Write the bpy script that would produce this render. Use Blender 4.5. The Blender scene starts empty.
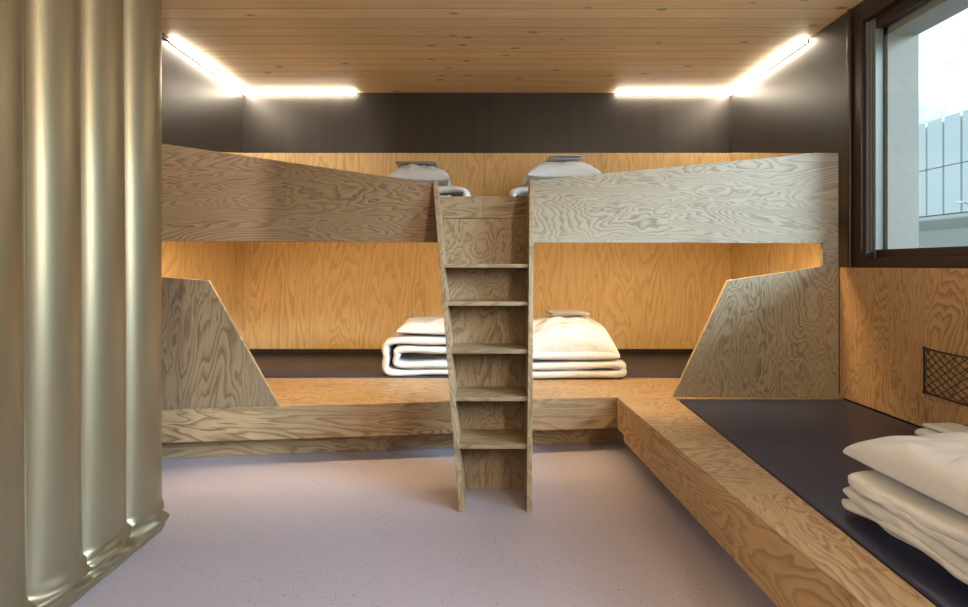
import bpy, bmesh, math, random
from mathutils import Vector, Matrix, noise
random.seed(3)
S = bpy.context.scene
C = S.collection

# ------------------------------------------------------------------ camera
FPX = 520.0
cam_d = bpy.data.cameras.new('camera'); cam = bpy.data.objects.new('camera', cam_d); C.objects.link(cam)
cam.location = (0, 0, 1.2); cam.rotation_euler = (math.pi/2, 0, 0)
cam_d.sensor_width = 36; cam_d.lens = FPX/968*36; cam_d.shift_y = -38.5/968
cam_d.clip_start = 0.05; cam_d.clip_end = 500
S.camera = cam
S.view_settings.view_transform = 'Standard'; S.view_settings.look = 'None'
S.view_settings.exposure = 0.0; S.view_settings.gamma = 1
S.view_settings.use_curve_mapping = False

# ------------------------------------------------------------------ world
w = bpy.data.worlds.new('sky'); S.world = w; w.use_nodes = True
nt = w.node_tree; nt.nodes.clear()
def wn(t): return nt.nodes.new(t)
out = wn('ShaderNodeOutputWorld'); bg = wn('ShaderNodeBackground'); tc = wn('ShaderNodeTexCoord')
sep = wn('ShaderNodeSeparateXYZ'); nt.links.new(tc.outputs['Generated'], sep.inputs[0])
gr = wn('ShaderNodeValToRGB'); nt.links.new(sep.outputs['Z'], gr.inputs[0])
gr.color_ramp.elements[0].position = 0.0; gr.color_ramp.elements[0].color = (0.20, 0.36, 0.46, 1)
gr.color_ramp.elements[1].position = 0.7; gr.color_ramp.elements[1].color = (0.10, 0.22, 0.38, 1)
ns = wn('ShaderNodeTexNoise'); ns.inputs['Scale'].default_value = 5.5; ns.inputs['Detail'].default_value = 7
ns.inputs['Roughness'].default_value = 0.58
nt.links.new(tc.outputs['Generated'], ns.inputs['Vector'])
cr = wn('ShaderNodeValToRGB'); nt.links.new(ns.outputs[0], cr.inputs[0])
cr.color_ramp.elements[0].position = 0.48; cr.color_ramp.elements[0].color = (0, 0, 0, 1)
cr.color_ramp.elements[1].position = 0.62; cr.color_ramp.elements[1].color = (1, 1, 1, 1)
mx = wn('ShaderNodeMixRGB'); nt.links.new(cr.outputs[0], mx.inputs[0]); nt.links.new(gr.outputs[0], mx.inputs[1])
mx.inputs[2].default_value = (0.66, 0.69, 0.72, 1)
nt.links.new(mx.outputs[0], bg.inputs[0]); bg.inputs[1].default_value = 2.5
nt.links.new(bg.outputs[0], out.inputs[0])

def lamp(name, kind, loc, target, energy, col, **kw):
    d = bpy.data.lights.new(name, kind); o = bpy.data.objects.new(name, d); C.objects.link(o)
    o.location = loc; d.energy = energy; d.color = col
    o.rotation_euler = (Vector(target)-Vector(loc)).to_track_quat('-Z', 'Y').to_euler()
    for k, v in kw.items(): setattr(d, k, v)
    return o
# bright low daylight through the window on the right
lamp('daylight', 'SUN', (6, -0.2, 3.4), (0.6, 2.55, 1.1), 10.5, (0.62, 0.82, 1.0), angle=math.radians(26))
# added fill lamps behind the viewpoint, brightening the ceiling
for sx_ in (-1, 1):
    lamp('ceiling_fill_light', 'AREA', (1.9*sx_, -0.2, 2.2), (0.3*sx_, 1.4, 2.95), 66, (1.0, 0.90, 0.74), shape='RECTANGLE', size=0.3, size_y=1.6)
# added cool fill from out of view, aimed at the curtain and floor
lamp('rear_fill_light', 'AREA', (2.36, 0.25, 1.75), (-1.46, 1.45, 1.15), 10, (0.66, 0.84, 1.0), shape='RECTANGLE', size=1.0, size_y=1.1, spread=math.radians(100))
pt = lamp('window_portal', 'AREA', (2.72, 2.36, 1.95), (0, 2.36, 1.95), 1, (1, 1, 1), shape='RECTANGLE', size=1.9, size_y=1.3)
pt.data.cycles.is_portal = True

# ------------------------------------------------------------------ materials
def newmat(name):
    m = bpy.data.materials.new(name); m.use_nodes = True
    n = m.node_tree.nodes; b = n['Principled BSDF']; return m, m.node_tree, b
def plain(name, col, rough=0.5, metal=0.0, bump=0, bscale=60, spec=None):
    m, t, b = newmat(name)
    b.inputs['Base Color'].default_value = (*col, 1); b.inputs['Roughness'].default_value = rough
    b.inputs['Metallic'].default_value = metal
    if spec is not None: b.inputs['Specular IOR Level'].default_value = spec
    if bump:
        x = t.nodes.new('ShaderNodeTexNoise'); x.inputs['Scale'].default_value = bscale; x.inputs['Detail'].default_value = 4
        co = t.nodes.new('ShaderNodeTexCoord'); t.links.new(co.outputs['Object'], x.inputs['Vector'])
        bb = t.nodes.new('ShaderNodeBump'); bb.inputs['Strength'].default_value = bump; bb.inputs['Distance'].default_value = 0.01
        t.links.new(x.outputs[0], bb.inputs['Height']); t.links.new(bb.outputs[0], b.inputs['Normal'])
    return m
def emit(name, col, st):
    m = bpy.data.materials.new(name); m.use_nodes = True; t = m.node_tree; t.nodes.clear()
    e = t.nodes.new('ShaderNodeEmission'); o = t.nodes.new('ShaderNodeOutputMaterial')
    e.inputs[0].default_value = (*col, 1); e.inputs[1].default_value = st; t.links.new(e.outputs[0], o.inputs[0]); return m

PLY = {}
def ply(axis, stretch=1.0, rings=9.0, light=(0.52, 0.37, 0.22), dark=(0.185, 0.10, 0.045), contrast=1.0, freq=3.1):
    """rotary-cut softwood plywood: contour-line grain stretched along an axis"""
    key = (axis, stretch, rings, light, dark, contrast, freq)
    if key in PLY: return PLY[key]
    m, t, b = newmat('plywood')
    N, L = t.nodes.new, t.links.new
    co = N('ShaderNodeTexCoord'); oi = N('ShaderNodeObjectInfo')
    off = N('ShaderNodeVectorMath'); off.operation = 'MULTIPLY_ADD'
    cv = N('ShaderNodeCombineXYZ')
    for i, k in enumerate((37.0, 53.0, 71.0)):
        mm = N('ShaderNodeMath'); mm.operation = 'MULTIPLY'; mm.inputs[1].default_value = k
        L(oi.outputs['Random'], mm.inputs[0]); L(mm.outputs[0], cv.inputs[i])
    add = N('ShaderNodeVectorMath'); add.operation = 'ADD'
    mp = N('ShaderNodeMapping')
    sc = [freq, freq, freq]; sc['XYZ'.index(axis)] = 0.85/stretch
    mp.inputs['Scale'].default_value = sc
    L(co.outputs['Object'], mp.inputs['Vector']); L(mp.outputs[0], add.inputs[0]); L(cv.outputs[0], add.inputs[1])
    n1 = N('ShaderNodeTexNoise'); n1.inputs['Scale'].default_value = 1.0; n1.inputs['Detail'].default_value = 4.5
    n1.inputs['Roughness'].default_value = 0.46; n1.inputs['Distortion'].default_value = 0.5
    L(add.outputs[0], n1.inputs['Vector'])
    mu = N('ShaderNodeMath'); mu.operation = 'MULTIPLY'; mu.inputs[1].default_value = rings*4.2; L(n1.outputs[0], mu.inputs[0])
    fr = N('ShaderNodeMath'); fr.operation = 'FRACT'; L(mu.outputs[0], fr.inputs[0])
    rp = N('ShaderNodeValToRGB'); L(fr.outputs[0], rp.inputs[0])
    e = rp.color_ramp.elements
    e[0].position = 0.0; e[0].color = (0, 0, 0, 1); e[1].position = 1.0; e[1].color = (0.05, 0.05, 0.05, 1)
    for p, v in ((0.35, 0.12), (0.62, 0.55), (0.80, 1.0), (0.90, 0.75)):
        q = e.new(p); q.color = (v, v, v, 1)
    # fine fibre
    mp2 = N('ShaderNodeMapping'); s2 = [210, 210, 210]; s2['XYZ'.index(axis)] = 5; mp2.inputs['Scale'].default_value = s2
    L(co.outputs['Object'], mp2.inputs['Vector'])
    n2 = N('ShaderNodeTexNoise'); n2.inputs['Scale'].default_value = 1; n2.inputs['Detail'].default_value = 3
    L(mp2.outputs[0], n2.inputs['Vector'])
    # blotches
    n3 = N('ShaderNodeTexNoise'); n3.inputs['Scale'].default_value = 1.7; n3.inputs['Detail'].default_value = 3
    L(add.outputs[0], n3.inputs['Vector'])
    # strength of grain varies over the sheet
    st = N('ShaderNodeMapRange'); L(n3.outputs[0], st.inputs[0])
    st.inputs[1].default_value = 0.3; st.inputs[2].default_value = 0.7; st.inputs[3].default_value = 0.35*contrast; st.inputs[4].default_value = 0.85*contrast
    g = N('ShaderNodeMath'); g.operation = 'MULTIPLY'; L(rp.outputs[0], g.inputs[0]); L(st.outputs[0], g.inputs[1])
    g2 = N('ShaderNodeMath'); g2.operation = 'MULTIPLY_ADD'; L(n2.outputs[0], g2.inputs[0]); g2.inputs[1].default_value = 0.5; L(g.outputs[0], g2.inputs[2])
    g3 = N('ShaderNodeMath'); g3.operation = 'SUBTRACT'; g3.use_clamp = True; L(g2.outputs[0], g3.inputs[0]); g3.inputs[1].default_value = 0.17
    mix = N('ShaderNodeMixRGB'); L(g3.outputs[0], mix.inputs[0]); mix.inputs[1].default_value = (*light, 1); mix.inputs[2].default_value = (*dark, 1)
    L(mix.outputs[0], b.inputs['Base Color'])
    b.inputs['Roughness'].default_value = 0.48
    b.inputs['Specular IOR Level'].default_value = 0.35
    bp = N('ShaderNodeBump'); bp.inputs['Strength'].default_value = 0.12; bp.inputs['Distance'].default_value = 0.003
    L(g3.outputs[0], bp.inputs['Height']); L(bp.outputs[0], b.inputs['Normal'])
    PLY[key] = m; return m

# ceiling boards
def ceiling_mat():
    m, t, b = newmat('ceiling_boards'); N, L = t.nodes.new, t.links.new
    co = N('ShaderNodeTexCoord'); sp = N('ShaderNodeSeparateXYZ'); L(co.outputs['Object'], sp.inputs[0])
    d = N('ShaderNodeMath'); d.operation = 'DIVIDE'; L(sp.outputs['Y'], d.inputs[0]); d.inputs[1].default_value = 0.135
    fl = N('ShaderNodeMath'); fl.operation = 'FLOOR'; L(d.outputs[0], fl.inputs[0])
    fr = N('ShaderNodeMath'); fr.operation = 'FRACT'; L(d.outputs[0], fr.inputs[0])
    wnz = N('ShaderNodeTexWhiteNoise'); wnz.noise_dimensions = '1D'; L(fl.outputs[0], wnz.inputs['W'])
    # groove
    pp = N('ShaderNodeMath'); pp.operation = 'PINGPONG'; L(d.outputs[0], pp.inputs[0]); pp.inputs[1].default_value = 0.5
    gv = N('ShaderNodeMapRange'); L(pp.outputs[0], gv.inputs[0]); gv.inputs[1].default_value = 0.0; gv.inputs[2].default_value = 0.035
    # grain
    ofs = N('ShaderNodeMath'); ofs.operation = 'MULTIPLY'; ofs.inputs[1].default_value = 40; L(wnz.outputs['Value'], ofs.inputs[0])
    cx = N('ShaderNodeCombineXYZ')
    ax = N('ShaderNodeMath'); ax.operation = 'MULTIPLY_ADD'; L(sp.outputs['X'], ax.inputs[0]); ax.inputs[1].default_value = 1.1; L(ofs.outputs[0], ax.inputs[2])
    ay = N('ShaderNodeMath'); ay.operation = 'MULTIPLY'; L(sp.outputs['Y'], ay.inputs[0]); ay.inputs[1].default_value = 26
    L(ax.outputs[0], cx.inputs[0]); L(ay.outputs[0], cx.inputs[1])
    n1 = N('ShaderNodeTexNoise'); n1.inputs['Scale'].default_value = 1.4; n1.inputs['Detail'].default_value = 5; n1.inputs['Roughness'].default_value = 0.6
    L(cx.outputs[0], n1.inputs['Vector'])
    rp = N('ShaderNodeValToRGB'); L(n1.outputs[0], rp.inputs[0])
    rp.color_ramp.elements[0].position = 0.3; rp.color_ramp.elements[0].color = (0.76, 0.56, 0.32, 1)
    rp.color_ramp.elements[1].position = 0.7; rp.color_ramp.elements[1].color = (0.92, 0.73, 0.47, 1)
    # knots
    mk = N('ShaderNodeMapping'); mk.inputs['Scale'].default_value = (3.2, 7.4, 1); L(co.outputs['Object'], mk.inputs['Vector'])
    vo = N('ShaderNodeTexVoronoi'); vo.inputs['Scale'].default_value = 1.0; vo.inputs['Randomness'].default_value = 1; L(mk.outputs[0], vo.inputs['Vector'])
    kr = N('ShaderNodeMapRange'); L(vo.outputs['Distance'], kr.inputs[0]); kr.inputs[1].default_value = 0.07; kr.inputs[2].default_value = 0.15
    kr.inputs[3].default_value = 0.65; kr.inputs[4].default_value = 0
    kx = N('ShaderNodeMixRGB'); L(kr.outputs[0], kx.inputs[0]); L(rp.outputs[0], kx.inputs[1]); kx.inputs[2].default_value = (0.22, 0.095, 0.035, 1)
    vr = N('ShaderNodeMapRange'); L(wnz.outputs['Value'], vr.inputs[0]); vr.inputs[3].default_value = 0.86; vr.inputs[4].default_value = 1.08
    mu = N('ShaderNodeVectorMath'); mu.operation = 'SCALE'; L(kx.outputs[0], mu.inputs[0]); L(vr.outputs[0], mu.inputs['Scale'])
    gx = N('ShaderNodeMixRGB'); L(gv.outputs[0], gx.inputs[0]); gx.inputs[1].default_value = (0.30, 0.17, 0.075, 1); L(mu.outputs[0], gx.inputs[2])
    L(gx.outputs[0], b.inputs['Base Color']); b.inputs['Roughness'].default_value = 0.5
    return m
def floor_mat():
    m, t, b = newmat('speckled_floor'); N, L = t.nodes.new, t.links.new
    co = N('ShaderNodeTexCoord')
    vo = N('ShaderNodeTexVoronoi'); vo.inputs['Scale'].default_value = 62; L(co.outputs['Object'], vo.inputs['Vector'])
    lt = N('ShaderNodeMath'); lt.operation = 'LESS_THAN'; lt.inputs[1].default_value = 0.17; L(vo.outputs['Distance'], lt.inputs[0])
    sc = N('ShaderNodeSeparateColor'); L(vo.outputs['Color'], sc.inputs[0])
    pk = N('ShaderNodeMath'); pk.operation = 'GREATER_THAN'; pk.inputs[1].default_value = 0.55; L(sc.outputs[0], pk.inputs[0])
    mm = N('ShaderNodeMath'); mm.operation = 'MULTIPLY'; L(lt.outputs[0], mm.inputs[0]); L(pk.outputs[0], mm.inputs[1])
    rr = N('ShaderNodeMixRGB'); L(sc.outputs[1], rr.inputs[0]); rr.inputs[1].default_value = (0.15, 0.11, 0.13, 1); rr.inputs[2].default_value = (0.30, 0.23, 0.26, 1)
    n = N('ShaderNodeTexNoise'); n.inputs['Scale'].default_value = 90; n.inputs['Detail'].default_value = 4; L(co.outputs['Object'], n.inputs['Vector'])
    bs = N('ShaderNodeMixRGB'); L(n.outputs[0], bs.inputs[0]); bs.inputs[1].default_value = (0.43, 0.385, 0.455, 1); bs.inputs[2].default_value = (0.49, 0.44, 0.515, 1)
    mx = N('ShaderNodeMixRGB'); L(mm.outputs[0], mx.inputs[0]); L(bs.outputs[0], mx.inputs[1]); L(rr.outputs[0], mx.inputs[2])
    L(mx.outputs[0], b.inputs['Base Color']); b.inputs['Roughness'].default_value = 0.42
    return m
def satin():
    m, t, b = newmat('satin_curtain'); N, L = t.nodes.new, t.links.new
    b.inputs['Base Color'].default_value = (0.35, 0.30, 0.20, 1); b.inputs['Metallic'].default_value = 0.8
    b.inputs['Roughness'].default_value = 0.40
    co = N('ShaderNodeTexCoord'); mp = N('ShaderNodeMapping'); mp.inputs['Scale'].default_value = (20, 20, 500); L(co.outputs['Object'], mp.inputs['Vector'])
    n = N('ShaderNodeTexNoise'); n.inputs['Scale'].default_value = 1; L(mp.outputs[0], n.inputs['Vector'])
    bp = N('ShaderNodeBump'); bp.inputs['Strength'].default_value = 0.08; bp.inputs['Distance'].default_value = 0.002
    L(n.outputs[0], bp.inputs['Height']); L(bp.outputs[0], b.inputs['Normal'])
    return m
def dark_panel():
    m, t, b = newmat('dark_wall_panel'); N, L = t.nodes.new, t.links.new
    co = N('ShaderNodeTexCoord'); mp = N('ShaderNodeMapping'); mp.inputs['Scale'].default_value = (14, 14, 1.2); L(co.outputs['Object'], mp.inputs['Vector'])
    n = N('ShaderNodeTexNoise'); n.inputs['Scale'].default_value = 1; n.inputs['Detail'].default_value = 6; L(mp.outputs[0], n.inputs['Vector'])
    mx = N('ShaderNodeMixRGB'); L(n.outputs[0], mx.inputs[0]); mx.inputs[1].default_value = (0.034, 0.028, 0.024, 1); mx.inputs[2].default_value = (0.056, 0.048, 0.042, 1)
    L(mx.outputs[0], b.inputs['Base Color']); b.inputs['Roughness'].default_value = 0.45; b.inputs['Metallic'].default_value = 0.2
    mr = N('ShaderNodeMapRange'); L(n.outputs[0], mr.inputs[0]); mr.inputs[3].default_value = 0.34; mr.inputs[4].default_value = 0.48
    L(mr.outputs[0], b.inputs['Roughness'])
    return m

PX = ply('X'); PXl = ply('X', 1.5, 8.0); PZ = ply('Z'); PY = ply('Y', 1.0, 8.0)
PZw = ply('Z', 1.6, 5.0, light=(0.84, 0.61, 0.30), dark=(0.44, 0.24, 0.09), contrast=0.6, freq=3.0)
LADZ = ply('Z', 1.0, 6.0, light=(0.43, 0.315, 0.195), dark=(0.16, 0.10, 0.055), contrast=0.95, freq=4.0)
LADX = ply('X', 1.0, 6.0, light=(0.43, 0.315, 0.195), dark=(0.16, 0.10, 0.055), contrast=0.95, freq=4.0)
M_ceil = ceiling_mat(); M_floor = floor_mat(); M_satin = satin(); M_dark = dark_panel()
M_edge = plain('plywood_edge', (0.62, 0.45, 0.27), 0.55, bump=0.2)
M_mat = plain('navy_mattress_vinyl', (0.030, 0.035, 0.080), 0.36, bump=0.10, bscale=9)
M_linen = plain('white_cotton', (0.68, 0.67, 0.67), 0.85, bump=0.4, bscale=16, spec=0.2)
M_linen2 = plain('cream_cotton', (0.58, 0.53, 0.48), 0.85, bump=0.4, bscale=16, spec=0.2)
for mm_ in (M_linen, M_linen2):
    t_ = mm_.node_tree; bump_ = [n for n in t_.nodes if n.type == 'BUMP'][0]
    co_ = [n for n in t_.nodes if n.type == 'TEX_COORD'][0]
    wv = t_.nodes.new('ShaderNodeTexNoise'); wv.inputs['Scale'].default_value = 6; wv.inputs['Detail'].default_value = 3
    wv.inputs['Distortion'].default_value = 0.8; t_.links.new(co_.outputs['Object'], wv.inputs['Vector'])
    b2 = t_.nodes.new('ShaderNodeBump'); b2.inputs['Strength'].default_value = 0.35; b2.inputs['Distance'].default_value = 0.05
    t_.links.new(wv.outputs[0], b2.inputs['Height']); t_.links.new(bump_.outputs[0], b2.inputs['Normal'])
    t_.links.new(b2.outputs[0], t_.nodes['Principled BSDF'].inputs['Normal'])
M_frame = plain('bronze_window_metal', (0.050, 0.031, 0.023), 0.38, 0.5)
M_alu = plain('grey_seal', (0.17, 0.175, 0.16), 0.5, 0.1)
M_rubber = plain('black_rubber', (0.012, 0.012, 0.013), 0.5)
M_concrete = plain('exterior_plaster', (0.26, 0.24, 0.205), 0.9, bump=0.2, bscale=20)
M_white = plain('white_laminate', (0.36, 0.33, 0.28), 0.5)
M_black = plain('black_metal', (0.012, 0.012, 0.012), 0.45)
M_plaster = plain('painted_plaster', (0.60, 0.57, 0.53), 0.85)
M_panel = plain('white_facade_panel', (0.93, 0.90, 0.82), 0.7)
M_green = plain('facade_shadow_gap', (0.17, 0.23, 0.22), 0.7)
M_soff = plain('pale_slatted_soffit', (0.72, 0.68, 0.58), 0.7)
M_led = emit('led_diffuser', (1.0, 0.89, 0.72), 50.0)
M_ledw = emit('warm_led_tape', (1.0, 0.72, 0.38), 128.0)
def glass():
    m = bpy.data.materials.new('window_glass'); m.use_nodes = True; t = m.node_tree; t.nodes.clear()
    N, L = t.nodes.new, t.links.new
    o = N('ShaderNodeOutputMaterial'); tr = N('ShaderNodeBsdfTransparent'); gl = N('ShaderNodeBsdfGlossy'); gl.inputs['Roughness'].default_value = 0.02
    tr.inputs[0].default_value = (0.94, 0.97, 0.96, 1)
    mx = N('ShaderNodeMixShader'); mx.inputs[0].default_value = 0.035
    L(tr.outputs[0], mx.inputs[1]); L(gl.outputs[0], mx.inputs[2]); L(mx.outputs[0], o.inputs[0]); return m
M_glass = glass()

# ------------------------------------------------------------------ helpers
def link(name, bm, m, parent=None, bevel=0.0, smooth=False, segs=2):
    me = bpy.data.meshes.new(name); bmesh.ops.recalc_face_normals(bm, faces=bm.faces[:]); bm.to_mesh(me); bm.free()
    o = bpy.data.objects.new(name, me); C.objects.link(o); me.materials.append(m)
    if smooth:
        for p in me.polygons: p.use_smooth = True
    if bevel:
        b = o.modifiers.new('bevel', 'BEVEL'); b.width = bevel; b.segments = segs; b.limit_method = 'ANGLE'; b.angle_limit = math.radians(40)
    if parent: o.parent = parent; o.matrix_parent_inverse = parent.matrix_world.inverted()
    return o
def add_box(bm, x0, x1, y0, y1, z0, z1):
    v = [bm.verts.new(p) for p in ((x0,y0,z0),(x1,y0,z0),(x1,y1,z0),(x0,y1,z0),(x0,y0,z1),(x1,y0,z1),(x1,y1,z1),(x0,y1,z1))]
    for f in ((3,2,1,0),(4,5,6,7),(0,1,5,4),(1,2,6,5),(2,3,7,6),(3,0,4,7)): bm.faces.new([v[i] for i in f])
def box(name, b, m, parent=None, bevel=0.002):
    bm = bmesh.new(); add_box(bm, *b); return link(name, bm, m, parent, bevel)
def add_prism(bm, pts, off):
    off = Vector(off); a = [bm.verts.new(Vector(p)) for p in pts]; c = [bm.verts.new(Vector(p)+off) for p in pts]
    bm.faces.new(a); bm.faces.new(c[::-1]); n = len(a)
    for i in range(n): bm.faces.new([a[i], c[i], c[(i+1) % n], a[(i+1) % n]])
def prism(name, pts, off, m, parent=None, bevel=0.0015):
    bm = bmesh.new(); add_prism(bm, pts, off); return link(name, bm, m, parent, bevel)
def flat(name, pts2, z0, z1, m, parent=None, bevel=0.0015):
    return prism(name, [(x, y, z0) for x, y in pts2], (0, 0, z1-z0), m, parent, bevel)
def add_tube(bm, pts, r, n=6):
    rings = []
    for i, p in enumerate(pts):
        p = Vector(p); d = (Vector(pts[min(i+1, len(pts)-1)])-Vector(pts[max(i-1, 0)])).normalized()
        a = d.orthogonal().normalized(); b = d.cross(a)
        rings.append([bm.verts.new(p+(a*math.cos(2*math.pi*k/n)+b*math.sin(2*math.pi*k/n))*r) for k in range(n)])
    for i in range(len(rings)-1):
        for k in range(n): bm.faces.new([rings[i][k], rings[i][(k+1) % n], rings[i+1][(k+1) % n], rings[i+1][k]])
    bm.faces.new(rings[0][::-1]); bm.faces.new(rings[-1])
def tag(o, label, cat, group=None, kind=None):
    o['label'] = label; o['category'] = cat
    if group: o['group'] = group
    if kind: o['kind'] = kind
    return o
def thing(name, label, cat, loc, group=None):
    o = bpy.data.objects.new(name, None); C.objects.link(o); o.location = loc; o.empty_display_size = 0.1
    bpy.context.view_layer.update(); return tag(o, label, cat, group)
def struct(o, label=None, cat=None):
    o['kind'] = 'structure'
    if label: o['label'] = label
    if cat: o['category'] = cat
    return o

# ------------------------------------------------------------------ key dimensions
XL, XR = -2.317, 2.385          # side walls
YB = 5.0                        # face of the back panelling
YN = -1.7                       # wall behind the photographer
ZC = 2.863                      # ceiling
ZP = 0.34                       # platform top
ZF = 1.343                      # underside of upper fascia
def fy(x): return 3.292 + 0.1035*x      # plan line of the bunk fronts
CX = 2.31                       # face of right-hand cladding

# ------------------------------------------------------------------ room shell
struct(box('floor', (XL-0.1, XR+0.1, YN-0.1, YB+0.15, -0.1, 0), M_floor, bevel=0), 'pale lilac speckled resin floor', 'floor')
struct(box('ceiling', (XL-0.1, XR+0.12, YN-0.1, YB+0.15, ZC, ZC+0.12), M_ceil, bevel=0), 'knotty pine board ceiling', 'ceiling')
struct(box('wall_back', (XL-0.1, XR+0.1, YB+0.02, YB+0.15, 0, ZC), M_dark, bevel=0), 'dark brown metal-look wall above the plywood panelling', 'wall')
struct(box('wall_left', (XL-0.1, XL, YN, YB+0.02, 0, ZC), M_dark, bevel=0), 'dark left wall under the light strip', 'wall')
struct(box('wall_near', (XL-0.1, XR+0.1, YN-0.1, YN, 0, ZC), M_plaster, bevel=0), 'wall behind the viewpoint', 'wall')
WY0, WY1 = 1.2, 3.27           # window opening along the wall
WZ0, WZ1 = 1.183, 2.79
bm = bmesh.new()
add_box(bm, XR, XR+0.12, WY1+0.11, YB+0.02, 0, ZC)
add_box(bm, XR, XR+0.12, YN, -0.4, 0, ZC)
add_box(bm, XR, XR+0.12, 0.9, WY0-0.11, 0, ZC)
add_box(bm, XR, XR+0.12, -0.4, 0.9, 0, 1.2)
add_box(bm, XR, XR+0.12, -0.4, 0.9, 2.45, ZC)
add_box(bm, XR, XR+0.12, WY0-0.11, WY1+0.11, 0, WZ0)
add_box(bm, XR, XR+0.12, WY0-0.11, WY1+0.11, WZ1, ZC)
struct(link('wall_right', bm, M_dark), 'dark right wall around the window', 'wall')
for x in (XL+0.006, XR-0.006):
    s = box('trim_1' if x < 0 else 'trim_2', (x-0.006, x+0.006, YB+0.005, YB+0.02, 2.28, ZC-0.06), M_dark, bevel=0)
    struct(s, 'thin vertical corner bead where the dark walls meet', 'trim')

# ------------------------------------------------------------------ window
win = thing('window_1', 'large dark bronze framed sliding window in the right wall', 'window', (XR, 1.5, WZ0)); win['kind'] = 'structure'
bm = bmesh.new()
fx0, fx1 = XR-0.012, XR+0.10
add_box(bm, fx0, fx1, WY1, WY1+0.11, WZ0, WZ1)                    # far jamb
add_box(bm, fx0, fx1, WY0-0.11, WY0, WZ0, WZ1)
add_box(bm, fx0, fx1, WY0, WY1, WZ0, WZ0+0.06)
add_box(bm, fx0, fx1, WY0, WY1, WZ1-0.06, WZ1)
link('window_frame', bm, M_frame, win, 0.004)
bm = bmesh.new()                                                   # fixed sash
sx0, sx1 = XR+0.035, XR+0.085
add_box(bm, sx0, sx1, WY0+0.002, WY0+0.055, WZ0+0.06, WZ1-0.06)
add_box(bm, sx0, sx1, WY0+0.055, WY1-0.055, WZ0+0.06, WZ0+0.112)
add_box(bm, sx0, sx1, WY0+0.055, WY1-0.055, WZ1-0.13, WZ1-0.06)
link('sash', bm, M_frame, win, 0.003)
box('stile', (sx0, sx1, WY1-0.055, WY1-0.002, WZ0+0.06, WZ1-0.06), M_alu, win, 0.003)
bm = bmesh.new()
add_box(bm, XR+0.012, XR+0.020, WY1-0.020, WY1-0.004, WZ0+0.10, WZ1-0.07)
add_box(bm, XR+0.024, XR+0.032, WY1-0.030, WY1-0.018, WZ0+0.10, WZ1-0.07)
link('seal', bm, M_alu, win)
box('track', (XR-0.02, XR+0.03, WY1-0.05, WY1-0.01, WZ0+0.06, WZ0+0.10), M_rubber, win, 0.002)
gp = box('glass_pane', (XR+0.055, XR+0.063, WY0+0.055, WY1-0.055, WZ0+0.112, WZ1-0.13), M_glass, win, 0)
bm = bmesh.new(); add_box(bm, fx0-0.018, fx0, WY1+0.08, WY1+0.11, WZ0, ZC-0.01)
link('cover_strip', bm, M_frame, win, 0.006)
added_win = thing('added_window', 'added out-of-view window in the right wall, framing the fill light', 'window', (XR, 0.25, 1.2)); added_win['kind'] = 'structure'  # added opening out of view, there to carry the side fill
bm = bmesh.new()
add_box(bm, XR+0.02, XR+0.10, -0.4, -0.33, 1.2, 2.45); add_box(bm, XR+0.02, XR+0.10, 0.83, 0.9, 1.2, 2.45)
add_box(bm, XR+0.02, XR+0.10, -0.33, 0.83, 1.2, 1.27); add_box(bm, XR+0.02, XR+0.10, -0.33, 0.83, 2.38, 2.45)
link('window_frame', bm, M_frame, added_win, 0.003)
box('glass_pane', (XR+0.055, XR+0.062, -0.33, 0.83, 1.27, 2.38), M_glass, added_win, 0)
# outer reveal
bm = bmesh.new()
add_box(bm, XR+0.10, XR+0.29, WY1-0.07, WY1+0.4, WZ0-0.6, WZ1+0.5)
add_box(bm, XR+0.10, XR+0.29, WY0-0.15, WY0+0.03, WZ0-0.6, WZ1+0.5)
struct(link('trim_3', bm, M_concrete), 'pale plaster outer jamb of the window', 'trim')
struct(box('trim_4', (XR+0.10, XR+0.29, WY0, WY1, WZ1-0.17, WZ1+0.5), M_concrete, bevel=0), 'shaded plaster soffit over the window', 'trim')
struct(box('trim_5', (XR+0.10, XR+0.42, WY0, WY1, WZ0-0.1, WZ0+0.10), M_concrete, bevel=0), 'outer window ledge', 'trim')

# ------------------------------------------------------------------ plywood cladding of the walls
g = 'plywood panels on the back wall'
pan = [('lower', XL+0.01, 0.0, 0.392, 1.44, 'left of the ladder in the lower bunk'),
       ('lower', 0.003, XR-0.01, 0.392, 1.44, 'right of the ladder in the lower bunk'),
       ('upper', XL+0.01, 0.0, 1.52, 2.277, 'behind the left bedding of the upper bunk'),
       ('upper', 0.003, XR-0.01, 1.52, 2.277, 'behind the right bedding of the upper bunk')]
for kind, a, b_, z0, z1, where in pan:
    o = box('wall_panel', (a, b_, YB, YB+0.018, z0, z1), PZw)
    tag(o, f'golden plywood back wall panel {where}', 'wall panel')
# side panels of the niche
for sx, X in ((-1, XL), (1, XR)):
    yf = fy(X)+0.04; side = 'left' if sx < 0 else 'right'; th = 0.012*sx*-1
    o = prism('wall_panel', [(X, yf, ZP+0.005), (X, YB-0.001, ZP+0.005), (X, YB-0.001, 1.435), (X, yf, 1.435)], (th, 0, 0), PZw)
    tag(o, f'amber plywood side panel at the {side} end of the lower bunk', 'wall panel')
    o = prism('wall_panel', [(X, yf, 1.525), (X, YB-0.001, 1.525), (X, YB-0.001, 2.277), (X, yf, 1.968 if sx > 0 else 1.90)], (th, 0, 0), PZw)
    tag(o, f'plywood side panel with sloping top at the {side} end of the upper bunk', 'wall panel')
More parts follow.
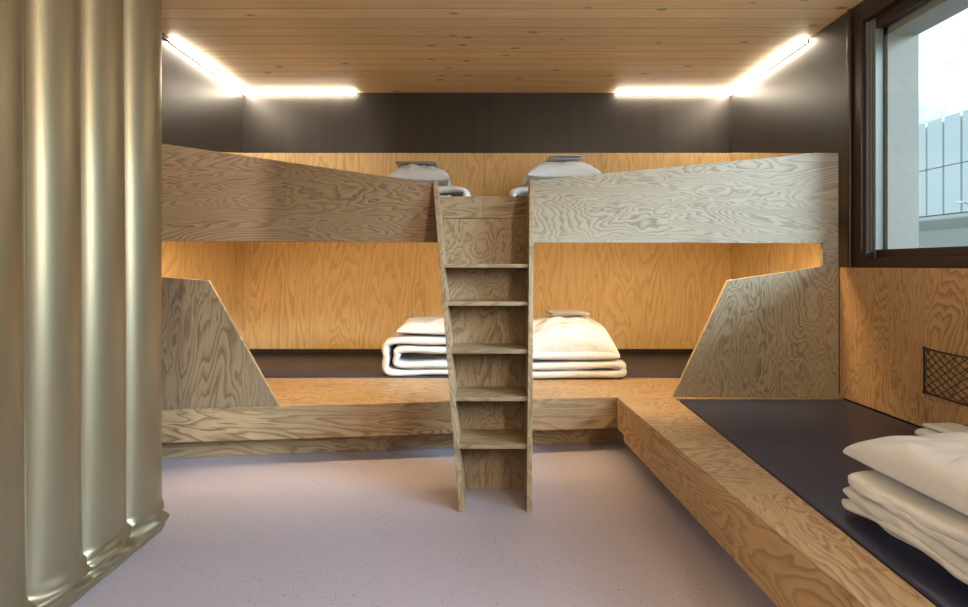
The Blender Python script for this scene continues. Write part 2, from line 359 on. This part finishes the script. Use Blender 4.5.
# right-hand bed cladding
o = thing('bed_wall_panel', 'long plywood wall panel beside the right bed, under the window', 'wall panel', (CX, 1.6, ZP))
box('panel', (CX, XR, 1.30, 3.375, ZP+0.006, WZ0), ply('Z', 1.1, 8.0, light=(0.52, 0.32, 0.155), dark=(0.24, 0.115, 0.045)), o, 0.001)
box('panel', (CX, XR, -0.6, 1.2995, ZP+0.006, WZ0), ply('Z', 1.1, 8.0, light=(0.52, 0.32, 0.155), dark=(0.24, 0.115, 0.045)), o, 0.001)

# ------------------------------------------------------------------ sleeping platform
p = thing('sleeping_platform', 'low L-shaped plywood sleeping platform round the floor', 'bed platform', (0, 3.6, 0))
# plan points
def outer(y): return 0.864 - 0.047*(y-3.377)
def inner(y): return 1.235 + 0.047*(y-3.344)
xc = 0.864; yc = fy(xc)
YM = 3.957
flat('top_board', [(XL+0.006, fy(XL+0.006)), (-0.6, fy(-0.6)), (-0.6, YM), (XL+0.006, YM)], ZP-0.006, ZP, PX, p, 0.0004)
flat('top_board', [(-0.599, fy(-0.599)), (xc, yc), (1.233, YM), (-0.597, YM)], ZP-0.006, ZP, PX, p, 0.0004)
flat('top_board', [(xc+0.001, yc), (1.235, 3.344), (CX, 3.344), (XR-0.001, 3.42), (XR-0.001, YM), (1.234, YM)], ZP-0.006, ZP, PX, p, 0.0004)
flat('top_board', [(xc+0.002, yc-0.003), (outer(1.955), 1.955), (inner(1.955), 1.955), (1.235, 3.341)], ZP-0.006, ZP,
     ply('X', 0.8, 8.0), p)
flat('top_board', [(outer(1.951), 1.951), (outer(-0.6), -0.6), (inner(-0.6), -0.6), (inner(1.951), 1.951)], ZP-0.006, ZP, ply('Y', 0.9, 8.0), p)
t_ = 0.03
prism('front_board', [(XL+0.006, fy(XL+0.006)+0.001, 0.14), (-0.02, fy(-0.02)+0.001, 0.14), (-0.02, fy(-0.02)+0.001, ZP-0.0065), (XL+0.006, fy(XL+0.006)+0.001, ZP-0.0065)], (-0.0031, t_, 0), PXl, p)
prism('front_board', [(-0.017, fy(-0.017)+0.001, 0.14), (xc, yc+0.001, 0.14), (xc, yc+0.001, ZP-0.0065), (-0.017, fy(-0.017)+0.001, ZP-0.0065)], (-0.0031, t_, 0), PXl, p)
prism('front_board', [(xc+0.001, yc, 0.14), (outer(3.24), 3.24, 0.14), (outer(3.24), 3.24, 0.10), (outer(-0.6), -0.6, 0.10), (outer(-0.6), -0.6, ZP-0.0065), (xc+0.001, yc, ZP-0.0065)], (t_, 0.002, 0),
      ply('Y', 1.1, 7.0, light=(0.56, 0.36, 0.18), dark=(0.27, 0.135, 0.05)), p)
prism('plinth', [(XL+0.006, fy(XL+0.006)+0.14, 0.001), (xc+0.1, yc+0.15, 0.001), (xc+0.1, yc+0.15, 0.139), (XL+0.006, fy(XL+0.006)+0.14, 0.139)], (0, 0.02, 0), PXl, p)
prism('plinth', [(outer(3.45)+0.13, yc+0.15, 0.001), (outer(-0.6)+0.13, -0.6, 0.001), (outer(-0.6)+0.13, -0.6, 0.099), (outer(3.45)+0.13, yc+0.15, 0.099)], (0.02, 0, 0), PY, p)
flat('deck', [(XL+0.006, YM+0.0), (XR-0.02, YM), (XR-0.02, YB+0.015), (XL+0.006, YB+0.015)], 0.18, 0.20, PX, p)
flat('deck', [(inner(3.34), 3.34), (inner(-0.6), -0.6), (CX-0.001, -0.6), (CX-0.001, 3.34)], 0.18, 0.199, PY, p)

# mattresses
def mattress(name, pts, z0, z1, label):
    bm = bmesh.new(); add_prism(bm, [(x, y, z0) for x, y in pts], (0, 0, z1-z0))
    o = link(name, bm, M_mat, None, 0.012, True, 3); tag(o, label, 'mattress')
    return o
gp_ = 0.012
mattress('mattress', [(inner(3.31)+gp_, 3.312), (inner(-0.55)+gp_, -0.55), (CX-0.012, -0.55), (CX-0.012, 3.312)], 0.2, ZP+0.004,
         'dark navy mattress sunk into the right-hand bed below the window')
mattress('mattress', [(XL+0.02, YM+gp_), (-0.006, YM+gp_), (-0.006, YB-0.005), (XL+0.02, YB-0.005)], 0.201, ZP+0.008,
         'dark mattress of the lower bunk left of the ladder')
mattress('mattress', [(0.006, YM+gp_), (XR-0.03, YM+gp_), (XR-0.03, YB-0.005), (0.006, YB-0.005)], 0.201, ZP+0.008,
         'dark mattress of the lower bunk right of the ladder')

# ------------------------------------------------------------------ divider panels standing on the platform
yl = fy(-1.3)
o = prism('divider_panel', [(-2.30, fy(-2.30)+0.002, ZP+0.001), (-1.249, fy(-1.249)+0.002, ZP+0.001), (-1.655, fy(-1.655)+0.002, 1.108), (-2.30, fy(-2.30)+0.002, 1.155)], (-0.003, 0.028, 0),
          ply('Z', 1.0, 7.0, light=(0.33, 0.24, 0.15), dark=(0.15, 0.085, 0.042)), bevel=0.001)  # same plywood, with the shade of the left side put into its colour
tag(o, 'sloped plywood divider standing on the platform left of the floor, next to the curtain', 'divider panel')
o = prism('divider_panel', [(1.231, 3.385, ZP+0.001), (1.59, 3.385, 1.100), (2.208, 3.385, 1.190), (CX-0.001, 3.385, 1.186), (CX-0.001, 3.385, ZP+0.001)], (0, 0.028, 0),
          ply('Z', 0.9, 10.0, light=(0.42, 0.34, 0.23), dark=(0.165, 0.12, 0.07)), bevel=0.001)  # same plywood, with cool window light put into its colour
tag(o, 'sloped plywood divider at the far end of the right bed', 'divider panel')

# ------------------------------------------------------------------ upper bunk
u = thing('upper_bunk', 'full-width plywood upper bunk with a V-shaped guard board', 'bunk bed', (0, 4.2, 1.44))
def ftop(x):
    if x < 0: return 1.711 + 0.1325*(abs(x)-0.319)
    return min(1.741 + (x-0.313)*0.1015, 1.93)
def fascia(a, b_, low=None, mat=PXl):
    bl = b_ if low is None else low
    pts = [(a, fy(a), ZF), (bl, fy(bl), ZF)]
    pts += [(b_, fy(b_), ftop(b_)), (a, fy(a), ftop(a))]
    return prism('guard_board', pts, (-0.003, 0.029, 0), mat, u, 0.0004)
fascia(XL+0.004, -1.2003, mat=ply('X', 1.5, 12.0, light=(0.36, 0.24, 0.14), dark=(0.16, 0.088, 0.042)))  # plywood colour darkened to stand for shade on the left half
fascia(-1.2, -0.3205, -0.2785, mat=ply('X', 1.5, 12.0, light=(0.36, 0.24, 0.14), dark=(0.16, 0.088, 0.042)))  # same painted-in shade as the board beside it
PX_daylit = ply('X', 1.3, 11.0, light=(0.40, 0.335, 0.25), dark=(0.165, 0.125, 0.085))  # plywood colour greyed to carry the bluish window light
def rfy(x): return 3.325 + (x-0.31)*0.0325
def rf(a, b_, leg=False):
    pts = [(a, rfy(a), ZF), (b_, rfy(b_), ZF), (b_, rfy(b_), ftop(b_)), (a, rfy(a), ftop(a))]
    if leg:
        xe = 2.208
        pts = [(a, rfy(a), ZF), (xe, rfy(xe), ZF), (xe, rfy(xe), 1.188), (CX, rfy(CX), 1.188), (CX, rfy(CX), 1.93), (2.164, rfy(2.164), 1.93), (a, rfy(a), ftop(a))]
    return prism('guard_board', pts, (-0.001, 0.029, 0), PX_daylit, u, 0.0004)
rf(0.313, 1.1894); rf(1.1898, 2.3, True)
bm = bmesh.new()
add_prism(bm, [(XL+0.014, fy(XL)+0.034, 1.44), (-0.36, fy(-0.36)+0.034, 1.44), (-0.36, 3.43, 1.44), (0.36, 3.43, 1.44), (0.36, rfy(0.36)+0.034, 1.44),
               (CX-0.01, rfy(CX)+0.034, 1.44), (CX-0.01, 3.60, 1.44), (XR-0.014, 3.60, 1.44), (XR-0.014, YB-0.002, 1.44), (XL+0.014, YB-0.002, 1.44)], (0, 0, 0.08))
link('bed_base', bm, PX, u)
# warm tape lights hidden under the bunk
lt = thing('under_bunk_light', 'warm light strip hidden under the upper bunk, left of the ladder', 'light', (-1.2, 3.3, 1.41))
def led_under(x0, x1, f, lab, root):
    bm = bmesh.new(); add_prism(bm, [(x0, f(x0)+0.05, 1.405), (x1, f(x1)+0.05, 1.405), (x1, f(x1)+0.075, 1.405), (x0, f(x0)+0.075, 1.405)], (0, 0, 0.012))
    link('light_tape', bm, M_ledw, root)
    bm = bmesh.new(); add_prism(bm, [(x0, f(x0)+0.045, 1.417), (x1, f(x1)+0.045, 1.417), (x1, f(x1)+0.08, 1.417), (x0, f(x0)+0.08, 1.417)], (0, 0, 0.0225))
    link('profile', bm, M_alu, root)
led_under(-1.95, -0.42, fy, '', lt)
lt2 = thing('under_bunk_light', 'warm light strip hidden under the upper bunk, right of the ladder', 'light', (1.2, 3.4, 1.41))
led_under(0.42, 1.95, rfy, '', lt2)

# ------------------------------------------------------------------ ladder
L_ = thing('ladder', 'plywood box ladder with five treads leaning on the upper bunk', 'ladder', (0.05, 2.6, 0))
tk = 0.026
def sx_left(z): return -0.121 - 0.198*z/1.725
def sx_right(z): return 0.233 + 0.078*z/1.73
def fr(z): return 2.52 + 0.424*z
def bk(z): return 2.79 + 0.385*z
# stringers
def stringer(sx, sgn):
    zt = 1.73
    prof = [(fr(0), 0.0), (fr(zt)-0.005, zt), (fr(zt)+0.012, zt+0.002), (3.40, 1.645), (3.405, 1.50), (bk(0)+0.02, 0.0)]
    bm = bmesh.new()
    add_prism(bm, [(sx(z), y, z) for y, z in prof], (-sgn*tk, 0, 0))
    return link('side_board', bm, LADZ, L_, 0.0015)
stringer(sx_left, -1); stringer(sx_right, 1)
for z in (0.284, 0.503, 0.737, 0.991, 1.206):
    yf, yb = fr(z)+0.012, bk(z)+0.002
    bm = bmesh.new()
    a, b_ = sx_left(z)+tk, sx_right(z)-tk
    add_prism(bm, [(a, yf, z-0.022), (b_, yf, z-0.022), (b_, yb, z-0.022), (a, yb, z-0.022)], (0, 0, 0.022))
    link('tread', bm, LADX, L_, 0.0015)
zt = 1.50
prism('back_panel', [(sx_left(0)+tk, bk(0), 0), (sx_right(0)-tk, bk(0), 0), (sx_right(zt)-tk, bk(zt), zt), (sx_left(zt)+tk, bk(zt), zt)], (0, 0.018, 0), LADZ, L_)
for a, b_ in ((sx_left(1.6)+tk+0.001, -0.007), (-0.005, sx_right(1.6)-tk-0.001)):
    box('top_rail', (a, b_, 3.368, 3.40, 1.503, 1.644), LADX, L_)

# ------------------------------------------------------------------ ceiling light strips
def strip(lab, a, b_, inward):
    a = Vector(a); b_ = Vector(b_); r = thing('light_strip', lab, 'light', ((a+b_)/2))
    inw = Vector(inward)
    dn = Vector((0, 0, -1))
    def bar(name, o0, o1, z0, z1, m):
        bm = bmesh.new(); add_prism(bm, [a+inw*o0+dn*z0, b_+inw*o0+dn*z0, b_+inw*o1+dn*z0, a+inw*o1+dn*z0], dn*(z1-z0)); link(name, bm, m, r, 0.002)
    bar('profile', 0.001, 0.009, 0.001, 0.030, M_frame)
    bar('diffuser', 0.010, 0.050, 0.003, 0.024, M_led)
    return r
strip('glowing light strip along the top of the left wall', (XL, 3.82, ZC), (XL, YB+0.015, ZC), (1, 0, 0))
strip('glowing light strip along the top of the right wall', (XR, 3.82, ZC), (XR, YB+0.015, ZC), (-1, 0, 0))
strip('glowing light strip on the back wall, left corner', (XL+0.06, YB+0.02, ZC), (-1.235, YB+0.02, ZC), (0, -1, 0))
strip('glowing light strip on the back wall, right corner', (1.275, YB+0.02, ZC), (XR-0.06, YB+0.02, ZC), (0, -1, 0))
o = box('cable_cover', (XL+0.001, XL+0.02, 3.35, 3.80, ZC-0.03, ZC-0.001), M_frame); tag(o, 'short dark metal cover at the front end of the left light strip', 'cable cover')

for sx_, sd in ((-1, 'left'), (1, 'right')):
    ul = thing('fill_trough', f'added fill-light trough hung from the ceiling, {sd} of the viewpoint', 'light', (1.9*sx_, -0.2, 2.1))  # added fixture under the ceiling fill lamp, out of view
    box('trough', (1.9*sx_-0.16, 1.9*sx_+0.16, -1.02, 0.62, 2.02, 2.05), M_frame, ul, 0.003)
    for yy_ in (-0.98, 0.58): box('hanging_rod', (1.9*sx_-0.17, 1.9*sx_-0.162, yy_, yy_+0.008, 2.03, ZC), M_frame, ul, 0)
# ------------------------------------------------------------------ bedding
def pillow(name, lab, w, l, h, loc, rot=(0, 0, 0), seed=0, mat=M_linen, sag=0.0, wr=0.012, n=44, full=0.42, pinch=0.07):
    bm = bmesh.new()
    def P(u, v, s):
        au, av = abs(u), abs(v)
        e = max(0, (1-au**2.6))*max(0, (1-av**2.6))
        z = h/2*e**full
        pin = 1-pinch*(1-au**2)*av**6; pin2 = 1-pinch*(1-av**2)*au**6
        x = u*w/2*pin2; y = v*l/2*pin
        q = Vector((u*1.7+seed*3.1, v*1.7, s*2+seed))
        d = noise.noise(q)*wr*2.2 + noise.noise(Vector((u*5+seed, v*3.4, s)))*wr
        r = abs(noise.noise(Vector((u*3.1-v*2.2+seed*1.3, v*2.4+u, seed+s))))
        d -= (1-min(1, r*5))*wr*1.1*e
        z = z+d*min(1, e*2)
        zz = s*z - sag*(u*u+v*v)*0.5
        if s < 0: zz = -z*0.30 - sag*(u*u+v*v)*0.5
        return (x, y, zz)
    top = [[None]*(n+1) for _ in range(n+1)]; bot = [[None]*(n+1) for _ in range(n+1)]
    for i in range(n+1):
        for j in range(n+1):
            u = math.sin((2*i/n-1)*math.pi/2); v = math.sin((2*j/n-1)*math.pi/2)
            top[i][j] = bm.verts.new(P(u, v, 1))
            bot[i][j] = top[i][j] if i in (0, n) or j in (0, n) else bm.verts.new(P(u, v, -1))
    for i in range(n):
        for j in range(n):
            bm.faces.new([top[i][j], top[i+1][j], top[i+1][j+1], top[i][j+1]])
            q = [bot[i][j], bot[i][j+1], bot[i+1][j+1], bot[i+1][j]]
            if len(set(q)) == 4: bm.faces.new(q)
    o = link(name, bm, mat, None, 0, True); o.location = loc; o.rotation_euler = rot
    return tag(o, lab, 'pillow' if 'pillow' in name else 'duvet')

def smooth_path(pts, n):
    out = []; P = [Vector((*p, 0)) for p in pts]; m = len(P)
    for i in range(m-1):
        p0, p1, p2, p3 = P[max(i-1, 0)], P[i], P[i+1], P[min(i+2, m-1)]
        for k in range(n):
            t = k/n
            out.append(0.5*((2*p1)+(p2-p0)*t+(2*p0-5*p1+4*p2-p3)*t*t+(3*p1-p0-3*p2+p3)*t**3))
    out.append(P[-1]); return out
def folded(name, lab, cat, path, th, depth, loc, rotz=0, seed=0, mat=M_linen, wob=0.018, nd=26, sub=7, endround=0.06):
    """thick cloth folded along a path (cross-section) and extruded along its depth"""
    base = smooth_path(path, sub); bm = bmesh.new(); rings = []
    for j in range(nd+1):
        v = j/nd; y = (v-0.5)*depth
        ed = min(v, 1-v)*depth
        k = 1.0 if ed > endround else 0.45+0.55*math.sqrt(max(0, 1-(1-ed/endround)**2))
        L1, R1 = [], []
        for i, p in enumerate(base):
            d = (base[min(i+1, len(base)-1)]-base[max(i-1, 0)]).normalized(); nrm = Vector((-d.y, d.x, 0))
            u = i/(len(base)-1)
            q = Vector((i*0.11+seed, y*4.0, seed*1.7))
            wx = noise.noise(q)*wob + noise.noise(q*3.3)*wob*0.4; wz = noise.noise(q+Vector((9, 3, 1)))*wob
            tt = th/2*k*(1+0.28*noise.noise(Vector((i*0.22+seed, y*7, 4))))
            shift = noise.noise(Vector((i*0.05, 2.2, seed)))*0.03
            yy = y*(1+shift) + noise.noise(Vector((i*0.13, y*1.5, seed+7)))*wob*1.2
            L1.append(Vector((p.x+nrm.x*tt+wx, yy, max(0.0, p.y+nrm.y*tt+wz*0.7))))
            R1.append(Vector((p.x-nrm.x*tt+wx, yy, max(0.0, p.y-nrm.y*tt+wz*0.7))))
        d0 = (base[0]-base[1]).normalized()*th*0.32; d1 = (base[-1]-base[-2]).normalized()*th*0.32
        c0 = (L1[0]+R1[0])/2+Vector((d0.x, 0, d0.y)); c1 = (L1[-1]+R1[-1])/2+Vector((d1.x, 0, d1.y))
        ring = L1+[c1]+R1[::-1]+[c0]
        rings.append([bm.verts.new(p) for p in ring])
    n = len(rings[0])
    for j in range(nd):
        for i in range(n):
            bm.faces.new([rings[j][i], rings[j][(i+1) % n], rings[j+1][(i+1) % n], rings[j+1][i]])
    # caps as strips between the two sides
    m = (n-2)//2
    for R in (rings[0], rings[-1]):
        Lx = R[:m]; c1 = R[m]; Rx = R[m+1:m+1+m][::-1]; c0 = R[-1]
        for i in range(m-1): bm.faces.new([Lx[i], Lx[i+1], Rx[i+1], Rx[i]])
        bm.faces.new([Lx[m-1], c1, Rx[m-1]]); bm.faces.new([Lx[0], Rx[0], c0])
    o = link(name, bm, mat, None, 0, True); o.location = loc; o.rotation_euler = (0, 0, rotz)
    sm = o.modifiers.new('soft', 'SUBSURF'); sm.levels = 1; sm.render_levels = 1
    return tag(o, lab, cat)

spiral = [(0.42, 0.125), (0.20, 0.13), (-0.10, 0.135), (-0.20, 0.125), (-0.235, 0.10), (-0.20, 0.075), (-0.05, 0.075), (0.25, 0.075), (0.40, 0.10)]
def spiral_path(w, h, th):
    a = w/2-th/2; t = th*1.02
    lo = th/2; hi = h-th/2
    mid1 = lo+t; mid2 = hi-t
    return [(a, lo), (0, lo), (-a+0.03, lo), (-a, (lo+hi)/2), (-a+0.04, hi), (0, hi), (a-0.02, hi), (a+0.0, (hi+mid1)/2), (a-0.04, mid1), (0, mid1), (-a+t+0.05, mid1), (-a+t+0.02, (mid1+mid2)/2), (-a+t+0.06, mid2), (0, mid2), (a-t-0.05, mid2)]
def zig_path(w, h, th, n):
    a = w/2-th/2; pts = []; st = (h-th)/(n-1)
    for i in range(n):
        z = th/2+i*st; s = 1 if i % 2 == 0 else -1
        pts += [(-s*(a-0.03), z), (0, z), (s*(a-0.03), z)]
        if i < n-1: pts.append((s*a, z+st/2))
    return pts
ZM = ZP+0.009
# lower bunk, left of ladder
folded('duvet', 'white duvet rolled in loops on the lower bunk, left of the ladder', 'duvet', spiral_path(0.78, 0.29, 0.058), 0.054, 0.50, (-0.40, 4.22, ZM), 0.02, 1)
pillow('pillow', 'white pillow on the rolled duvet left of the ladder, lower bunk', 0.70, 0.50, 0.20, (-0.33, 4.22, ZM+0.335), (0, 0.02, 0.03), 2)
# lower bunk, right of ladder
folded('duvet', 'white folded duvet under a pillow on the lower bunk, right of the ladder', 'duvet', zig_path(0.88, 0.19, 0.06, 3), 0.062, 0.50, (0.62, 4.13, ZM), 0.0, 5)
pillow('pillow', 'plump white pillow sloping over the folded duvet right of the ladder, lower bunk', 0.80, 0.54, 0.34, (0.62, 4.16, ZM+0.268), (0.16, 0.0, 0.0), 6, sag=0.05)
folded('pillowcase', 'small folded cream cloth on the pillow right of the ladder, lower bunk', 'folded linen', zig_path(0.34, 0.022, 0.010, 2), 0.009, 0.30, (0.66, 4.26, ZM+0.452), 0.1, 8, M_linen2, 0.005)
# upper bunk
ZU = 1.521
folded('duvet', 'white rolled duvet end showing in the ladder gap of the upper bunk, left', 'duvet', spiral_path(0.60, 0.27, 0.055), 0.05, 0.50, (-0.42, 4.14, ZU), 0.0, 11)
pillow('pillow', 'white pillow rising behind the left guard board of the upper bunk', 0.46, 0.48, 0.24, (-0.49, 4.14, ZU+0.335), (0, 0.05, 0.02), 12)
folded('pillowcase', 'thin folded cloth on the pillow of the upper bunk, left', 'folded linen', zig_path(0.36, 0.022, 0.010, 2), 0.009, 0.3, (-0.54, 4.16, ZU+0.462), 0.0, 13, M_linen2, 0.005)
folded('duvet', 'white rolled duvet end showing in the ladder gap of the upper bunk, right', 'duvet', [(-x, z) for x, z in spiral_path(0.60, 0.27, 0.055)], 0.05, 0.50, (0.50, 4.14, ZU), 0.0, 14)
pillow('pillow', 'white pillow rising behind the right guard board of the upper bunk', 0.56, 0.48, 0.26, (0.60, 4.14, ZU+0.36), (0, -0.02, 0.02), 15)
folded('pillowcase', 'thin folded cloth on the pillow of the upper bunk, right', 'folded linen', zig_path(0.30, 0.035, 0.014, 2), 0.013, 0.3, (0.62, 4.16, ZU+0.497), 0.0, 16, M_linen, 0.005)
# right bed, foreground
folded('duvet', 'white folded duvet with layered edges on the navy mattress of the right bed', 'duvet', zig_path(0.86, 0.16, 0.028, 5), 0.026, 0.86, (1.68, 1.36, ZP+0.005), 0.02, 21, wob=0.042, nd=60)
pillow('pillow', 'large white pillow on the folded duvet of the right bed', 0.90, 0.84, 0.25, (1.735, 1.44, ZP+0.195), (0.0, 0.0, 0.02), 22, wr=0.016, n=70, full=0.30, pinch=0.04)
folded('bed_sheet', 'small folded white sheet between the wall and the pillow of the right bed', 'folded linen', zig_path(0.22, 0.10, 0.024, 4), 0.022, 0.34, (2.185, 2.34, ZP+0.005), 0.05, 25, wob=0.006)

# ------------------------------------------------------------------ net pocket
npk = thing('net_pocket', 'black net pocket on the plywood wall beside the right bed', 'storage net', (CX, 2.5, 0.65))
y0, y1, z0, z1 = 2.22, 2.72, 0.535, 0.765
def bow(y, z):
    u = (y-y0)/(y1-y0); v = (z-z0)/(z1-z0)
    return CX-0.008-0.035*math.sin(math.pi*u)*(0.4+0.6*v)
bm = bmesh.new()
for pts in ([(bow(y1, z0+(z1-z0)*k/8)-0.0, y1, z0+(z1-z0)*k/8) for k in range(9)], [(bow(y0, z0+(z1-z0)*k/8), y0, z0+(z1-z0)*k/8) for k in range(9)],
            [(bow(y0+(y1-y0)*k/16, z1), y0+(y1-y0)*k/16, z1) for k in range(17)], [(bow(y0+(y1-y0)*k/16, z0), y0+(y1-y0)*k/16, z0) for k in range(17)]):
    add_tube(bm, pts, 0.0045, 8)
link('rim', bm, M_black, npk, 0, True)
bm = bmesh.new(); stp = 0.042
for sgn in (1, -1):
    k = -12
    while k < 24:
        c = k*stp; pts = []
        for i in range(0, 41):
            y = y0+(y1-y0)*i/40
            z = (z0 + (y-y0)*0.72*sgn + c) if sgn > 0 else (z1-(y-y0)*0.72 + c-0.1)
            if z0 <= z <= z1: pts.append((bow(y, z), y, z))
        if len(pts) > 1: add_tube(bm, pts[::2]+([pts[-1]] if len(pts) % 2 == 0 else []), 0.0023, 5)
        k += 1
link('mesh_net', bm, M_black, npk)
for y, z in ((y1, z0), (y1, z1), (y0, z0), (y0, z1)): box('fixing', (CX-0.012, CX-0.0005, y-0.008, y+0.008, z-0.008, z+0.008), M_black, npk, 0.002)

# ------------------------------------------------------------------ curtain
def curtain():
    bm = bmesh.new(); nu, nv = 420, 110; ya, yb = 0.25, 2.345; X0 = -1.437; H = ZC-0.045
    grid = []
    folds = [(2.33, 0.05), (2.02, 0.06), (1.76, 0.05), (1.60, 0.05)]
    for i in range(nu+1):
        u = i/nu; y = ya+(yb-ya)*u; col = []
        for j in range(nv+1):
            v = j/nv; z = 0.006+H*v**2.0
            ph = (yb-y)/0.235
            amp = 0.016+0.026*v
            ph += 0.16*noise.noise(Vector((ph*0.7, z*0.25, 1.0)))
            f = 1-2*abs(math.sin(math.pi*ph+0.5))**0.75      # broad rounded faces, narrow creases
            f = -f
            x = X0-0.012+amp*f-0.02*v + 0.016*noise.noise(Vector((y*1.6, z*0.5, 5)))
            yy = y+0.018*math.sin(2*math.pi*ph+0.6)*v
            if z < 0.15:                                     # cloth slumps on the floor at the hem
                k = 1-z/0.15; kk = k*k*(3-2*k)
                n1_ = noise.noise(Vector((y*5-z*12, z*20, 2))); n2_ = noise.noise(Vector((y*13+z*20, z*46, 4)))
                cr_ = (1-abs(n1_)*3.0)*0.026+n2_*0.020
                xb = X0-0.012+0.010*noise.noise(Vector((y*4, 1, 3)))
                x = x*(1-kk)+xb*kk + math.sin(math.pi*min(1, k*1.02))*(0.004+cr_)
                yy += 0.03*math.sin(math.pi*k)*noise.noise(Vector((y*5, z*14, 8)))
            col.append(bm.verts.new((x, yy, z)))
        grid.append(col)
    for i in range(nu):
        for j in range(nv): bm.faces.new([grid[i][j], grid[i+1][j], grid[i+1][j+1], grid[i][j+1]])
    o = link('curtain', bm, M_satin, None, 0, True)
    s = o.modifiers.new('cloth', 'SOLIDIFY'); s.thickness = 0.003; s.offset = -1
    tag(o, 'floor-length champagne satin curtain hanging on the left', 'curtain')
curtain()
r = thing('curtain_rail', 'dark curtain rail on the ceiling above the satin curtain', 'curtain rail', (-1.46, 1.2, ZC))
box('rail', (-1.50, -1.46, 0.2, 2.37, ZC-0.020, ZC-0.001), M_black, r)

# locker edge behind the curtain
c = thing('locker', 'white locker whose edge shows between the curtain and the platform', 'cabinet', (-2.05, 2.8, 0))
box('body', (XL+0.002, -1.80, 2.62, 2.90, 0.18, 1.217), M_white, c, 0.003)
box('plinth', (XL+0.01, -1.815, 2.64, 2.88, 0.0, 0.18), M_black, c, 0.002)
for z in (0.955, 0.925): box('lock', (-1.812, -1.797, 2.612, 2.6195, z, z+0.009), M_black, c, 0)

# ------------------------------------------------------------------ outside
fb = thing('building', 'white panelled building seen across the street through the window', 'building', (48, 40, 0))
z0, zm, z1 = 6.1, 10.85, 15.4; X = 45
box('wall', (X+0.3, X+14, 10, 110, z0, z1), M_green, fb, 0)
def ztop(y): return z1
y = 20.0; k = 0
while y < 62:
    for a, b_ in ((z0+0.1, zm-0.05), (zm+0.05, z1+0.25)):
        if k > 40: break
        bm = bmesh.new(); add_box(bm, X-0.05, X+0.2, y+0.14, y+1.83, a, b_)
        link('facade_panel', bm, M_panel, fb, 0)
    y += 1.93; k += 1
bm = bmesh.new()
y = 10
add_box(bm, X, X+14, 10, 110, z0-0.35, z0-0.02)
for i in range(60): add_box(bm, X+0.2+i*0.23, X+0.29+i*0.23, 10, 110, z0-0.43, z0-0.35)
link('soffit', bm, M_soff, fb)
bm = bmesh.new(); add_box(bm, X+13, X+14, 10, 110, -8, z0-0.4); link('back_wall', bm, M_panel, fb)
lp = thing('street_lamp', 'slender white street lamp outside the window', 'street lamp', (28.4, 30, -8))
bm = bmesh.new(); add_tube(bm, [(28.4, 30, -8), (28.4, 30, 3.5), (28.3, 30.05, 4.3), (28.1, 30.1, 4.7), (27.8, 30.2, 4.85)], 0.045, 8)
link('pole', bm, M_alu, lp, 0, True)
box('lamp_head', (27.3, 27.85, 30.1, 30.3, 4.82, 4.92), M_panel, lp, 0.03)
struct(box('ground', (4, 160, -60, 160, -8.2, -8), plain('paving', (0.62, 0.60, 0.56), 0.9), bevel=0), 'paved street below the window', 'ground')

# ------------------------------------------------------------------ groups of repeats
for o in list(bpy.data.objects):
    if o.parent or 'category' not in o: continue
    k = o.name.split('.')[0]
    gname = {'wall_panel': 'golden plywood panels lining the bunks', 'mattress': 'dark mattresses', 'duvet': 'white duvets', 'pillow': 'white pillows',
             'pillowcase': 'folded cloths on the pillows', 'light_strip': 'light strips along the ceiling', 'divider_panel': 'sloped plywood dividers',
             'under_bunk_light': 'hidden light strips under the upper bunk'}.get(k)
    if gname: o['group'] = gname
